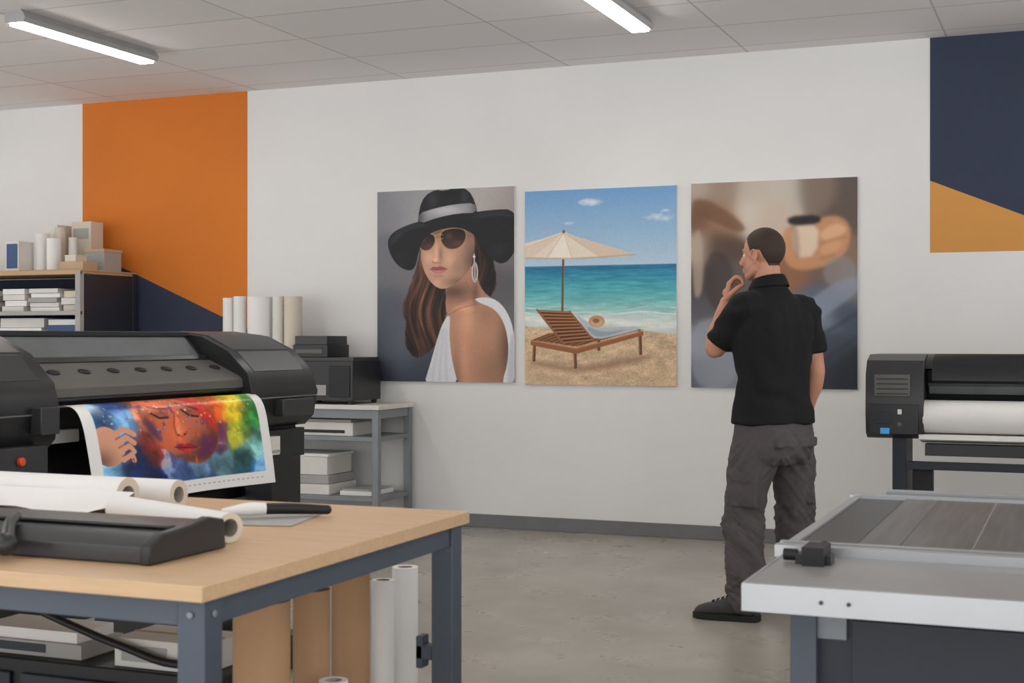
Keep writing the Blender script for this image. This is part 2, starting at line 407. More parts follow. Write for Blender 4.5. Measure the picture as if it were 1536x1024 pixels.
p.mix(bd, (148,146,149)); p.glow(672,316,26,9,.35,bd); p.glow(632,326,8,12,-.4,bd); p.glow(718,314,8,10,-.35,bd)
p.I *= (1+.05*(vnoise(p.X, p.Y, 1.1, 5)-.5))[..., None]
poster('portrait_poster', -4.567, -3.533, .985, 2.306, p)

# --- poster 2 : beach
p = Paint(789, 1016, 283, 578, NX, NY)
t = np.clip((p.Y-283)/115, 0, 1)[..., None]
p.I = np.array((116,164,212.))*(1-t)+np.array((184,208,224.))*t
cl = fbm(p.X, p.Y*1.8, 26, 11, 5)
for cx, cy, rx, ry in ((886,302,17,7),(985,328,30,8),(856,333,18,3.5),(1000,320,10,4)):
    r = ((p.X-cx)/rx)**2+((p.Y-cy)/ry)**2
    a = np.clip((1.0-r)*.8+(cl-.5)*3.2, 0, 1)*.9*np.exp(-r*r*.35); p.mix(a, (238,238,240))
ys = [398,404,425,448,466,476]; cs = np.array([(38,106,150),(42,128,164),(70,162,180),(112,190,192),(160,206,200),(204,218,210)], float)
sea = np.stack([np.interp(p.Y, ys, cs[:, k]) for k in range(3)], -1)
sea += (fbm(p.X*.22, p.Y*1.7, 5, 21)-.5)[..., None]*50
p.mix(np.clip((p.Y-397.5)/1, 0, 1), sea)
fo = fbm(p.X*.4, p.Y*1.5, 8, 31, 5)
p.mix(np.clip(1-np.abs(p.Y-483-(p.X-900)*.05+3*np.sin(p.X/23))/9, 0, 1)*np.clip(fo*2.8-.5, 0, 1), (240,238,234))
p.mix(np.clip(1-np.abs(p.Y-470+2*np.sin(p.X/15))/2.0, 0, 1)*np.clip(fo*3-.8, 0, 1), (236,238,236))
p.mix(np.clip(1-np.abs(p.Y-461+1.5*np.sin(p.X/11))/1.4, 0, 1)*np.clip(fo*3-1.1, 0, 1), (228,236,234))
sn = fbm(p.X, p.Y*1.8, 14, 41); s2 = vnoise(p.X, p.Y*1.6, 2.0, 42)
sand = np.array((216,186,150.))*(0.76+.28*sn+.16*s2)[..., None]
p.mix(np.clip((p.Y-491-(p.X-900)*.05-3*np.sin(p.X/31))/4, 0, 1), sand)
p.poly([(800,540),(870,552),(968,530),(985,538),(880,562),(800,550)], (146,110,84), 9, .6)
p.line([(849,350),(847,466)], 3.2, (104,70,46)); p.line([(850,350),(848,466)], 1, (160,116,82))
um = [(849,346),(868,354),(905,366),(956,383),(940,386),(900,386),(860,388),(820,386),(780,384),(780,364),(815,356)]
p.poly(um, (236,221,202), 1, sm=0)
p.poly([(849,348),(956,383),(905,386)], (222,200,178), 1.2, .95, sm=0); p.poly([(849,348),(862,388),(825,387)], (246,235,220), 1.2, .95, sm=0); p.poly([(849,348),(780,372),(780,384),(800,385)], (228,208,186), 1.2, .9, sm=0)
p.line([(780,384),(822,386),(862,387),(905,386),(956,383)], 2.2, (198,172,146), 1.5, .9)
for q in ((780,372),(822,386),(862,387),(905,386)): p.line([(849,348), q], .7, (196,170,144), 1, .7)
p.ell(849,346,2.2,2.6,(130,90,60))
wd = (152,96,58); wd2 = (96,58,36)
for a in ((804,512,803,541),(866,524,867,551),(963,498,964,530),(902,508,902,524)): p.line([(a[0],a[1]),(a[2],a[3])], 4.5, wd2); p.line([(a[0]-1,a[1]),(a[2]-1,a[3])], 1.5, wd)
p.poly([(798,510),(868,522),(968,496),(968,503),(868,531),(798,518)], wd, .9, sm=0); p.line([(798,511),(868,523),(968,497)], 1.2, (196,140,94))
p.poly([(826,500),(893,494),(968,494),(868,520),(800,510)], (116,72,44), .9, sm=0)
for k in range(9): p.line([(806+k*8,511+k*1.3),(836+k*13,499-k*.5)], 1.1, (172,118,76), 1, .8)
p.poly([(808,464),(858,467),(894,510),(850,517)], (76,44,28), .9, sm=0)
for k in range(10):
    t_ = k/9; p.line([(810+t_*40,466+t_*48),(857+t_*35,468.5+t_*41)], 2.6, (176,116,72), .9); p.line([(810+t_*40,467.5+t_*48),(857+t_*35,470+t_*41)], .8, (106,64,40), .8)
p.line([(808,464),(850,517)], 3, wd); p.line([(858,467),(894,510)], 3, wd)
p.poly([(866,470),(878,478),(905,494),(950,489),(968,493),(930,503),(898,510),(886,500)], (184,196,202), 1.2, sm=1)
p.poly([(880,486),(905,499),(950,493),(920,503),(896,507)], (138,156,168), 3, .7)
p.ell(899,482,12,9,(198,152,114)); p.ell(899,484,9,6,(222,184,146),0,3,.7); p.ell(898,481,5,3.5,(150,104,72), 0, 2)
p.I *= (1+.05*(vnoise(p.X, p.Y, 1.1, 5)-.5))[..., None]
poster('beach_poster', -3.456, -2.410, .975, 2.265, p)

# --- poster 3 : blurred close-up of a hand with a cup
p = Paint(1038, 1287, 271, 583, 300, 380)
p.blobs([(1040,280,(182,166,152)),(1090,285,(160,138,120)),(1130,285,(196,184,170)),(1180,285,(200,190,178)),(1230,280,(132,114,102)),(1285,280,(98,84,78)),
 (1045,320,(120,84,62)),(1085,325,(158,120,92)),(1125,315,(214,204,190)),(1160,325,(206,186,166)),(1285,330,(100,84,76)),(1045,370,(188,170,154)),(1080,370,(88,68,58)),
 (1285,380,(140,112,94)),(1050,420,(66,58,56)),(1090,420,(100,90,86)),(1200,400,(150,104,74)),(1240,410,(120,96,84)),(1284,430,(140,130,128)),(1045,465,(90,88,92)),
 (1050,510,(154,160,170)),(1090,520,(124,128,138)),(1240,450,(96,106,124)),(1280,470,(74,84,100)),(1045,565,(96,100,110)),(1085,570,(130,134,142)),(1180,520,(84,90,104)),
 (1240,520,(70,76,90)),(1280,560,(44,48,56)),(1220,570,(54,58,68)),(1230,480,(136,146,160))], 15, 6, 17, 50)
p.poly([(1040,292),(1075,300),(1126,340),(1112,350),(1070,328),(1040,318)], (116,80,56), 4, .75)
p.poly([(1040,345),(1056,340),(1058,440),(1040,450)], (184,164,144), 3, .8)
p.poly([(1060,372),(1100,380),(1110,460),(1064,470)], (62,52,50), 4, .6)
p.poly([(1176,350),(1190,338),(1226,334),(1244,326),(1264,328),(1278,344),(1276,370),(1266,388),(1240,402),(1206,408),(1180,398)], (208,150,108), 3, .95)
p.poly([(1230,352),(1256,336),(1272,344),(1268,356),(1240,366)], (232,184,146), 4, .8); p.poly([(1232,372),(1258,362),(1268,368),(1256,382),(1236,386)], (224,170,130), 4, .7)
p.line([(1232,368),(1256,360),(1272,358)], 2, (168,112,78), 4, .6); p.line([(1234,390),(1254,384)], 2, (150,98,68), 4, .6)
p.poly([(1188,338),(1232,336),(1228,386),(1196,388)], (232,208,184), 2, .95, sm=1)
p.poly([(1188,338),(1200,338),(1204,388),(1196,388)], (168,140,120), 4, .7, sm=1)
p.poly([(1184,326),(1232,325),(1234,338),(1188,340)], (30,28,30), 1.5, .97, sm=1)
p.poly([(1236,398),(1262,384),(1284,392),(1287,440),(1240,430)], (150,142,142), 5, .7)
p.poly([(1190,476),(1240,432),(1290,412),(1290,440),(1246,470),(1204,506)], (146,156,174), 4, .75)
p.poly([(1038,486),(1076,474),(1104,486),(1112,530),(1104,585),(1038,585)], (154,158,168), 5, .7)
p.line([(1210,560),(1240,500),(1287,470)], 3, (40,44,54), 5, .6); p.line([(1287,505),(1240,540),(1225,583)], 3, (38,42,50), 6, .6)
p.blur(6)
poster('closeup_poster', -2.313, -1.270, .97, 2.27, p)

# ------------------------------------------------------------------ work table
TX0, TX1, TY0, TY1, TZ = -3.5, -1.25, -6.93, -5.917, .90
b = B('packing_workbench')
b.box(TX0, TX1, TY0, TY1, TZ-.026, TZ, M_wood)
for (x, y) in ((TX1-.06, TY0+.02), (TX1-.06, TY1-.07), (TX0+.02, TY0+.02), (TX0+.02, TY1-.07)):
    b.box(x, x+.05, y, y+.05, 0.0, TZ-.027, M_slate)
b.box(TX0+.02, TX1-.062, TY0+.025, TY0+.055, TZ-.07, TZ-.027, M_slate)
b.box(TX0+.02, TX1-.062, TY1-.06, TY1-.03, TZ-.07, TZ-.027, M_slate)
b.box(TX1-.045, TX1-.015, TY0+.072, TY1-.072, TZ-.07, TZ-.027, M_slate)
b.box(TX0+.03, TX0+.06, TY0+.072, TY1-.072, TZ-.07, TZ-.027, M_slate)
b.box(TX1-.10, TX1-.062, TY1-.065, TY1-.03, .58, .61, M_slate); b.box(TX1-.10, TX1-.085, TY1-.065, TY1-.03, .56, .63, M_slate)
b.cyl((TX1-.035, TY0+.019, TZ-.05), (TX1-.035, TY0+.0155, TZ-.05), .006, M_steel, seg=10)
b.cyl((TX1-.0095, TY0+.045, TZ-.05), (TX1-.006, TY0+.045, TZ-.05), .006, M_steel, seg=10)
b.finish(.003)
b = B('storage_cabinet'); b.box(-3.3, -1.72, -6.2, -5.99, .03, .55, M_deep)
for k in range(3): b.box(-3.28+k*.52, -2.79+k*.52, -6.212, -6.2, .08, .52, M_cab)
for k in range(3): b.box(-3.1+k*.52, -2.95+k*.52, -6.222, -6.212, .46, .475, M_steel)
b.box(-3.3, -1.72, -6.15, -6.02, 0, .03, M_black)
b.finish(.004)
b = B('paper_pack'); b.box(-2.42, -2.10, -6.17, -6.02, .551, .585, M_boxg); b.box(-2.40, -2.12, -6.16, -6.03, .585, .61, M_white); b.box(-2.38,-2.2,-6.171,-6.17,.56,.58,M_cab); b.finish(.006)
b = B('wrapped_carton'); b.box(-2.0, -1.76, -6.18, -6.03, .551, .615, M_box); b.box(-1.98, -1.86, -6.183, -6.18, .565, .60, M_boxg); b.box(-2.0,-1.76,-6.11,-6.10,.6145,.617,M_boxt); b.finish(.008)
b = B('power_cable'); b.limb([(-2.2,-6.19,.66),(-2.05,-6.195,.62),(-1.95,-6.205,.6),(-1.85,-6.2,.575),(-1.75,-6.19,.575)], [.009]*5, M_deep, seg=10); b.finish()
def proll(name, p0, p1, r, ri, m=M_white, mend=None): 
    b = B(name); b.pipe(p0, p1, r, ri, m, mend or m, M_core)
    p0v, p1v = Vector(p0), Vector(p1); d = (p1v-p0v).normalized()
    b.cyl(p1v-d*.10, p1v-d*.098, ri*.99, M_hole_shade)
    return b
b = proll('vinyl_roll', (-3.1,-6.235,TZ+.041), (-1.906,-6.255,TZ+.041), .040, .022, mend=M_cream)
prof = [(-6.292,.955),(-6.33,.93),(-6.40,.922),(-6.48,.93),(-6.56,.952),(-6.62,.961),(-6.66,.962)]
i = b.mi(M_white); A = [b.bm.verts.new((-2.9, y, z)) for y, z in prof]; C = [b.bm.verts.new((-1.86-.02*k, y, z)) for k, (y, z) in enumerate(prof)]
for k in range(len(prof)-1): b.face([A[k], A[k+1], C[k+1], C[k]], i)
b.finish()
proll('vinyl_roll', (-3.0,-6.115,TZ+.0335), (-1.862,-6.133,TZ+.0335), .033, .018, mend=M_cream).finish()
proll('vinyl_roll', (-1.85,-6.362,TZ+.029), (-1.465,-6.53,TZ+.029), .028, .017, mend=M_cream).finish()
b = B('rotary_paper_trimmer')
b.prism([(-6.80,TZ+.001),(-6.80,TZ+.03),(-6.77,TZ+.045),(-6.69,TZ+.05),(-6.63,TZ+.058),(-6.59,TZ+.05),(-6.585,TZ+.001)], 'x', -2.8, -1.46, M_dark)
b.prism([(-6.805,TZ+.001),(-6.805,TZ+.034),(-6.77,TZ+.05),(-6.69,TZ+.055),(-6.63,TZ+.063),(-6.585,TZ+.054),(-6.58,TZ+.001)], 'x', -1.46, -1.44, M_black)
b.box(-2.78, -1.462, -6.72, -6.70, TZ+.05, TZ+.056, M_black)
b.cyl((-1.70,-6.855,TZ+.03), (-1.95,-6.86,TZ+.022), .017, M_black, r1=.013); b.ball((-1.70,-6.855,TZ+.03), .02, M_black)
b.limb([(-1.70,-6.85,TZ+.035),(-1.74,-6.80,TZ+.055),(-1.78,-6.74,TZ+.06)], [.012,.011,.01], M_black)
b.finish(.003)
b = B('cutting_mat'); b.box(-1.78, -1.50, -6.32, -6.10, TZ+.0005, TZ+.0035, M_boxg, rot=Matrix.Rotation(math.radians(12),3,'Z')); b.finish(.001)
b = B('utility_knife')
b.limb([(-1.655,-6.262,TZ+.020),(-1.615,-6.235,TZ+.024),(-1.59,-6.218,TZ+.024)], [.008,.014,.013], M_white, seg=14)
b.limb([(-1.59,-6.218,TZ+.024),(-1.55,-6.18,TZ+.022),(-1.49,-6.125,TZ+.016)], [.012,.012,.010], M_deep, seg=14)
b.prism([(-1.655,-6.268),(-1.72,-6.30),(-1.725,-6.292),(-1.66,-6.256)], 'z', TZ+.012, TZ+.014, M_alu)
b.finish()
for (x, y, r, h, m) in ((-1.411,-6.507,.053,.795,M_kraft),(-1.427,-6.298,.037,.78,M_kraft),(-1.451,-6.092,.041,.78,M_kraft)):
    b = B('kraft_tube'); b.pipe((x,y,0),(x,y,h), r, r*.8, m, m, M_core); b.cyl((x,y,h-.1),(x,y,h-.098), r*.79, M_hole_shade); b.finish()
for (x, y, r, h) in ((-1.465,-5.915,.026,.735),(-1.50,-5.734,.031,.735),(-1.342,-6.36,.028,.62)):
    b = B('film_roll'); b.pipe((x,y,0),(x,y,h), r, r*.6, M_white, M_white, M_core); b.cyl((x,y,h-.1),(x,y,h-.098), r*.59, M_hole_shade); b.finish()

# ------------------------------------------------------------------ large printer (left)
PR = empty('wide_format_printer')
b = B('printer_body')
ya, yb, yc, yd = -5.90, -5.38, -4.33, -3.86
b.prism([(-3.70,.98),(-3.70,1.25),(-3.62,1.29),(-3.20,1.30),(-3.11,1.285),(-3.03,1.195),(-3.0,1.11),(-3.02,.98)], 'y', yb, yc, M_dark)
b.prism([(-3.115,1.283),(-3.105,1.288),(-3.022,1.200),(-3.03,1.193)], 'y', yb+.03, yc-.03, M_glass)
b.box(-3.17, -3.10, yb+.01, yc-.01, 1.288, 1.306, M_black)
b.prism([(-3.05,1.212),(-3.025,1.222),(-3.012,1.205),(-3.02,1.196)], 'y', yb+.01, yc-.01, M_black)
b.prism([(-3.03,1.196),(-3.015,1.203),(-2.885,1.145),(-2.868,1.13),(-2.868,1.10),(-2.99,1.097)], 'y', yb-.01, yc+.01, M_pan)
nn = Vector((.058,0,.13)).normalized(); sl = Vector((nn.z,0,-nn.x))
for k in range(7):
    y = yb+.12+k*.145; c = Vector((-2.95,y,1.1755))
    rt = Matrix((tuple(sl),(0,1,0),tuple(nn))).transposed()
    b.ball(c, (.018,.028,.006), M_deep, rot=rt, seg=16, rg=8)
b.prism([(-2.99,1.098),(-2.872,1.101),(-2.868,1.092),(-2.88,1.085),(-2.99,1.085)], 'y', yb-.01, yc+.01, M_black)
b.box(-3.6, -3.03, yb, yc, .80, .99, M_deep)
b.prism([(-3.03,.80),(-3.03,.95),(-2.98,.93),(-2.93,.86),(-2.93,.80)], 'y', yb, yc, M_black)
for (p0, p1) in ((ya, yb), (yc, yd)):
    b.prism([(-3.68,.95),(-3.70,1.24),(-3.62,1.295),(-3.18,1.305),(-3.05,1.29),(-2.93,1.235),(-2.845,1.15),(-2.825,1.08),(-2.84,.98),(-2.88,.94)], 'y', p0, p1, M_black)
    b.prism([(-3.60,1.296),(-3.18,1.309),(-3.05,1.294),(-2.935,1.240),(-2.94,1.232),(-3.05,1.28),(-3.2,1.295)], 'y', p0+.04, p1-.04, M_dark)
    b.prism([(-2.926,1.234),(-2.85,1.158),(-2.86,1.15),(-2.93,1.22)], 'y', p0+.05, p1-.06, M_dark)
    b.prism([(-2.838,1.06),(-2.822,1.06),(-2.822,1.054),(-2.838,1.054)], 'y', p0+.01, p1-.01, M_pan)
    b.box(-3.55, -2.90, p0+.04, p1-.04, .80, .95, M_deep)
b.box(-2.84,-2.80, -4.16,-3.93, .985,1.05, M_dark); b.box(-2.90,-2.86, -4.15,-3.90, .82,.93, M_black)
b.box(-2.88, -2.80, -5.88, -5.46, .82, .97, M_dark); b.box(-2.802,-2.797, -5.62,-5.55, .86,.885, M_blue); b.box(-2.802,-2.797,-5.72,-5.64,.87,.88,M_blue)
b.cyl((-2.80,-5.58,.93),(-2.785,-5.58,.93), .012, M_red)
b.box(-2.83,-2.79,-5.50,-5.42,1.0,1.08,M_dark)
b.box(-2.90,-2.83,-4.23,-4.13,.84,.91,M_box); b.box(-2.828,-2.822,-4.22,-4.14,.85,.86,M_boxg)
b.box(-2.93,-2.90,-5.34,-5.20,.96,1.0,M_white)
for y in (-5.72, -4.02):
    b.box(-3.38, -3.12, y-.07, y+.07, .12, .80, M_black); b.box(-3.12,-3.0,y-.04,y+.04,.6,.82,M_black)
    b.box(-3.75, -2.75, y-.05, y+.05, .08, .14, M_black)
    for x in (-3.68, -2.83): b.cyl((x,y-.02,.045),(x,y+.02,.045), .045, M_deep)
b.box(-3.30, -3.22, -5.72, -4.02, .30, .42, M_black)
b.box(-3.34, -3.05, -5.65, -4.06, .66, .70, M_deep)
b.cyl((-2.98,-5.6,.62),(-2.98,-4.1,.62), .035, M_deep)
b.box(-2.98,-2.86,-4.14,-3.93,.55,.82,M_black)
b.finish(.008, parent=PR)
# coloured print
p = Paint(0, 300, 0, 160, 440, 280)
p.blobs([(20,15,(180,210,230)),(15,60,(60,120,190)),(20,110,(120,180,225)),(15,150,(20,40,90)),(50,20,(30,60,120)),(55,60,(110,160,210)),(60,110,(30,60,130)),(60,150,(60,90,150)),
 (90,15,(120,60,50)),(95,55,(210,120,80)),(90,90,(160,60,50)),(95,140,(20,40,100)),(130,12,(235,60,30)),(135,45,(230,90,50)),(130,85,(190,60,50)),(135,120,(70,90,140)),(140,150,(60,110,170)),
 (170,10,(245,70,30)),(170,45,(210,60,60)),(170,80,(110,40,80)),(175,120,(120,160,200)),(175,150,(30,60,110)),(205,15,(250,120,40)),(205,50,(240,100,40)),(205,85,(120,60,90)),(210,125,(110,160,170)),
 (240,15,(250,225,60)),(240,50,(245,210,40)),(240,85,(200,200,60)),(240,125,(60,110,110)),(240,150,(50,120,170)),(270,15,(110,200,70)),(270,60,(60,160,70)),(270,100,(120,190,180)),(280,140,(60,130,190)),(290,60,(40,130,60))], 9, 13, 61, 30)
sw = fbm(p.X+40*fbm(p.X,p.Y,30,3), p.Y+40*fbm(p.X,p.Y,30,4), 22, 77, 5); f2 = (sw-.5)*2.4
p.I = p.I*(1+.55*f2)[..., None]
p.mix(np.clip((sw-.60)*6, 0, 1)*(p.Y > 95)*.6, (196,222,236))
# tilted face (eyes closed) filling the centre, painted with coloured powder
fm = p.mask([(76,36),(92,14),(126,8),(166,18),(198,44),(210,76),(200,104),(176,122),(146,118),(116,100),(90,74)], 4)
p.mix(fm*.92, (208,112,78)); p.glow(104,34,22,16,.28,fm); p.glow(186,100,34,22,-.50,fm); p.glow(200,66,12,28,-.40,fm); p.glow(140,76,16,14,.22,fm); p.glow(92,66,12,26,-.35,fm); p.glow(150,112,30,10,-.35,fm)
p.poly([(150,14),(180,24),(206,56),(208,84),(186,66),(168,40)], (214,44,38), 7, .8, clip=fm); p.poly([(170,90),(204,80),(196,108),(168,118)], (104,36,84), 8, .8, clip=fm); p.poly([(84,50),(100,60),(112,88),(96,78)], (70,44,96), 7, .7, clip=fm)
p.line([(100,46),(112,54),(126,54)], 2.6, (40,16,22), 1.5, .95); p.line([(100,37),(112,40),(128,42)], 2.4, (84,32,28), 2, .85); p.line([(150,44),(162,54),(176,56)], 2.6, (40,16,22), 1.5, .95); p.line([(148,34),(164,40),(178,46)], 2.4, (84,32,28), 2, .85)
p.glow(112,48,12,6,-.3,fm); p.glow(163,48,12,6,-.3,fm)
p.line([(138,48),(132,66),(134,78),(144,82),(152,76)], 2, (142,54,46), 2.5, .85); p.glow(139,66,3,16,.3,fm); p.ell(137,79,2,1.4,(70,24,24),0,1.5,.9); p.ell(148,79,2,1.4,(70,24,24),0,1.5,.9)
p.poly([(128,94),(138,90),(146,93),(156,91),(166,98),(152,104),(138,102)], (168,26,44), 1.4, .97); p.line([(128,95),(146,97),(166,98)], 1.2, (70,8,18), 1, .9); p.glow(148,101,10,2,.4)
pw = fbm(p.X, p.Y, 9, 90, 5); p.mix(np.clip((pw-.60)*6, 0, 1)*fm*.7, (238,90,40)); p.mix(np.clip((.36-pw)*7, 0, 1)*fm*.6, (90,50,110))
for k in range(90):
    r_ = random.Random(k); x = r_.uniform(20,280); y = r_.uniform(10,70); p.ell(x,y,r_.uniform(.6,1.8),r_.uniform(.6,1.8),r_.choice([(255,230,120),(240,80,40),(90,170,220),(250,250,250)]),0,.8,.7)
sk2 = (222,160,130)
hm = p.mask([(6,66),(26,56),(44,66),(54,86),(44,108),(22,110),(6,96)], 1.5); p.mix(hm, sk2); p.glow(14,102,18,14,-.45,hm)
for k in range(4): p.line([(38+k*3,70+k*11),(54+k*2,64+k*11),(68-k*2,72+k*11)], 7, sk2, 1.4, 1); p.line([(40+k*3,76+k*11),(55+k*2,70+k*11),(68-k*2,78+k*11)], 1.4, (124,66,52), 1.4, .9)
mg = np.maximum(np.maximum((16-p.X), p.X-284), np.maximum(3-p.Y, p.Y-142)); p.mix(np.clip(mg+.5, 0, 1), (236,234,232))
for k in range(30): p.line([(20+k*8.8,150),(23+k*8.8,150)], 1.2, (120,120,124), 1, .7)
us = np.linspace(0, 1, 440); vs = np.linspace(0, 1, 280)
ctrl = np.array([(-2.885,1.070),(-2.86,1.076),(-2.835,1.078),(-2.81,1.070),(-2.79,1.045),(-2.775,1.0),(-2.758,.91),(-2.745,.83),(-2.735,.760)])
sg = np.concatenate([[0], np.cumsum(np.hypot(*np.diff(ctrl, axis=0).T))]); sg /= sg[-1]
cx = np.interp(vs, sg, ctrl[:, 0]); cz = np.interp(vs, sg, ctrl[:, 1])
ker = np.ones(31)/31
sm = lambda a: np.convolve(np.pad(a, 15, mode='reflect', reflect_type='odd'), ker, 'valid')
cx, cz = sm(cx), sm(cz)
Ug, Vg = np.meshgrid(us, vs)
P = np.stack([cx[:, None]+.010*np.sin(Ug*5+1)*Vg, -5.335+Ug*1.02+0*Vg, cz[:, None]+.010*np.sin(Ug*3.2+.5)*(Vg**2)], -1)
po = grid_mesh('colour_print', P, p.linear(), [vcol_mat('glossy_print', .3)])
so = po.modifiers.new('th', 'SOLIDIFY'); so.thickness = .0015; so.offset = -1
po.parent = PR

# ------------------------------------------------------------------ printer (right)
b = B('roll_plotter')
b.prism([(-.82,.80),(-.82,1.16),(-.88,1.20),(-1.30,1.20),(-1.41,1.17),(-1.46,1.10),(-1.47,.90),(-1.45,.80),(-1.40,.775),(-.86,.775)], 'x', -1.02, -.735, M_dark)
b.box(-.975, -.80, -1.475, -1.46, .99, 1.10, M_pan)
for k in range(4): b.box(-.965, -.81, -1.478, -1.474, 1.0+k*.025, 1.006+k*.025, M_dark)
b.box(-1.0,-.76,-1.476,-1.462,.80,.95,M_black); b.box(-.86,-.84,-1.482,-1.474,.90,.925,M_white); b.box(-.86,-.84,-1.482,-1.474,.84,.86,M_pan)
b.box(-.96,-.89,-1.481,-1.474,.85,.91,M_cab); b.box(-.945,-.90,-1.4815,-1.474,.80,.83,M_blue)
b.prism([(-.84,.90),(-.84,1.17),(-.90,1.20),(-1.25,1.20),(-1.36,1.17),(-1.40,1.13),(-1.30,1.12),(-1.28,.98),(-1.2,.90)], 'x', -.735, 1.25, M_dark)
b.prism([(-1.27,1.204),(-1.365,1.178),(-1.42,1.125),(-1.43,1.07),(-1.40,1.055),(-1.385,1.12),(-1.34,1.16)], 'x', -.70, 1.22, M_black)
b.prism([(-1.405,1.058),(-1.36,1.04),(-1.34,1.0),(-1.32,1.0),(-1.33,1.06)], 'x', -.72, 1.22, M_glass)
b.box(-.735, 1.25, -1.28, -.86, .80, .92, M_deep)
b.prism([(-1.30,.80),(-1.46,.80),(-1.46,.775),(-1.30,.75)], 'x', -.76, 1.25, M_white)
b.box(-.735, 1.25, -1.40, -1.32, .69, .75, M_dark)
b.cyl((-.74,-1.385,.888),(1.2,-1.385,.888), .083, M_white, seg=48)
b.prism([(-.82,.80),(-.82,1.16),(-.88,1.20),(-1.30,1.20),(-1.41,1.17),(-1.46,1.10),(-1.47,.90),(-1.45,.80),(-1.40,.775),(-.86,.775)], 'x', 1.2, 1.5, M_dark)
for x in (-.86, 1.3):
    b.box(x-.035, x+.035, -1.40, -1.12, .06, .78, M_cab); b.box(x-.04, x+.04, -1.60, -.80, .05, .10, M_cab)
    for y in (-1.55,-.86): b.cyl((x-.02,y,.035),(x+.02,y,.035), .035, M_deep)
b.box(-.82, 1.3, -1.42, -1.38, .62, .66, M_cab); b.box(-.82, 1.3, -1.20, -1.14, .30, .36, M_cab)
b.box(-.80, -.70, -1.36, -1.30, .40, .62, M_deep)
b.finish(.008)

# ------------------------------------------------------------------ cutting table (right foreground)
def bed_mat():
    m = mat('cutting_bed', (100,97,94), .35, metal=.3, var=.1)
    nt = m.node_tree; b = nt.nodes['Principled BSDF']; tc = [n for n in nt.nodes if n.type == 'TEX_COORD'][0]
    mp = nt.nodes.new('ShaderNodeMapping'); mp.inputs['Scale'].default_value = (26, 1.2, 1)
    wv = nt.nodes.new('ShaderNodeTexNoise'); wv.inputs['Scale'].default_value = 2.2; wv.inputs['Detail'].default_value = 5
    nt.links.new(tc.outputs['Object'], mp.inputs['Vector']); nt.links.new(mp.outputs['Vector'], wv.inputs['Vector'])
    rp = nt.nodes.new('ShaderNodeValToRGB'); rp.color_ramp.elements[0].position = .35; rp.color_ramp.elements[1].position = .7
    rp.color_ramp.elements[0].color = lin((78,76,75))+(1,); rp.color_ramp.elements[1].color = lin((108,105,103))+(1,)
    nt.links.new(wv.outputs['Fac'], rp.inputs['Fac']); nt.links.new(rp.outputs['Color'], b.inputs['Base Color']); return m
b = B('flatbed_cutting_table'); CZ = .865; xl, xr = -.53, 1.7; yn, yf = -6.387, -5.12
b.box(xl, xr, yn, -6.04, CZ-.02, CZ, M_alu2)
b.box(xl-.004, xr, yn-.012, yn, CZ-.045, CZ+.002, M_alu)
b.box(xl-.004, xl, yn, -6.04, CZ-.045, CZ+.002, M_alu)
b.box(xl, xr, -6.04, yf, CZ-.03, CZ-.005, M_black)
b.box(xl+.12, xr, -5.97, yf+.02, CZ-.005, CZ+.012, bed_mat())
b.box(xl+.01, xl+.115, -5.99, yf+.02, CZ-.005, CZ+.008, M_dark)
b.box(xl-.02, xr, -6.045, -6.015, CZ-.005, CZ+.018, M_alu); b.box(xl-.02, xr, -6.012, -5.995, CZ-.005, CZ+.010, M_deep); b.box(xl-.02, xr, -5.993, -5.972, CZ-.005, CZ+.018, M_alu)
b.box(xl-.012, xl+.008, -5.972, yf, CZ-.01, CZ+.014, M_alu)
b.box(xl-.02, xr, yf+.02, yf+.05, CZ, CZ+.018, M_alu); b.box(xl+.06, xr, yf+.11, yf+.14, CZ+.0, CZ+.022, M_alu); b.box(xl+.03, xr, yf, yf+.14, CZ-.03, CZ, M_dark)
for k in range(14): b.box(xl+.20+k*.135, xl+.2025+k*.135, -5.965, yf+.015, CZ+.012, CZ+.0127, M_alu2 if k % 2 else M_dark)
b.box(-.475,-.435,-6.17,-6.09,CZ+.0,CZ+.034,M_deep); b.box(-.49,-.425,-6.15,-6.11,CZ,CZ+.018,M_black); b.cyl((-.515,-6.13,CZ+.014),(-.49,-6.13,CZ+.014),.011,M_deep); b.cyl((-.455,-6.09,CZ+.02),(-.455,-6.04,CZ+.02),.010,M_deep)
b.box(xl+.05, xr-.05, -6.25, yf+.02, .08, CZ-.031, M_cab)
b.box(xl+.055, xl+.10, -6.275, -6.25, 0, CZ-.03, M_slate)
b.box(xl+.10, xl+.15, -6.262, -6.25, CZ-.11, CZ-.06, M_steel)
b.box(xl+.16, xr-.1, -6.26, -6.25, .12, CZ-.075, M_cab)
for x in (xl+.08, xr-.15):
    for y in (-6.2, yf-.1): b.box(x, x+.06, y, y+.06, 0, .09, M_deep)
for k in range(2): b.cyl((-.40+k*.045,yn-.013,CZ-.022),(-.40+k*.045,yn-.016,CZ-.022),.0035,M_dark,seg=10)
b.finish(.003)

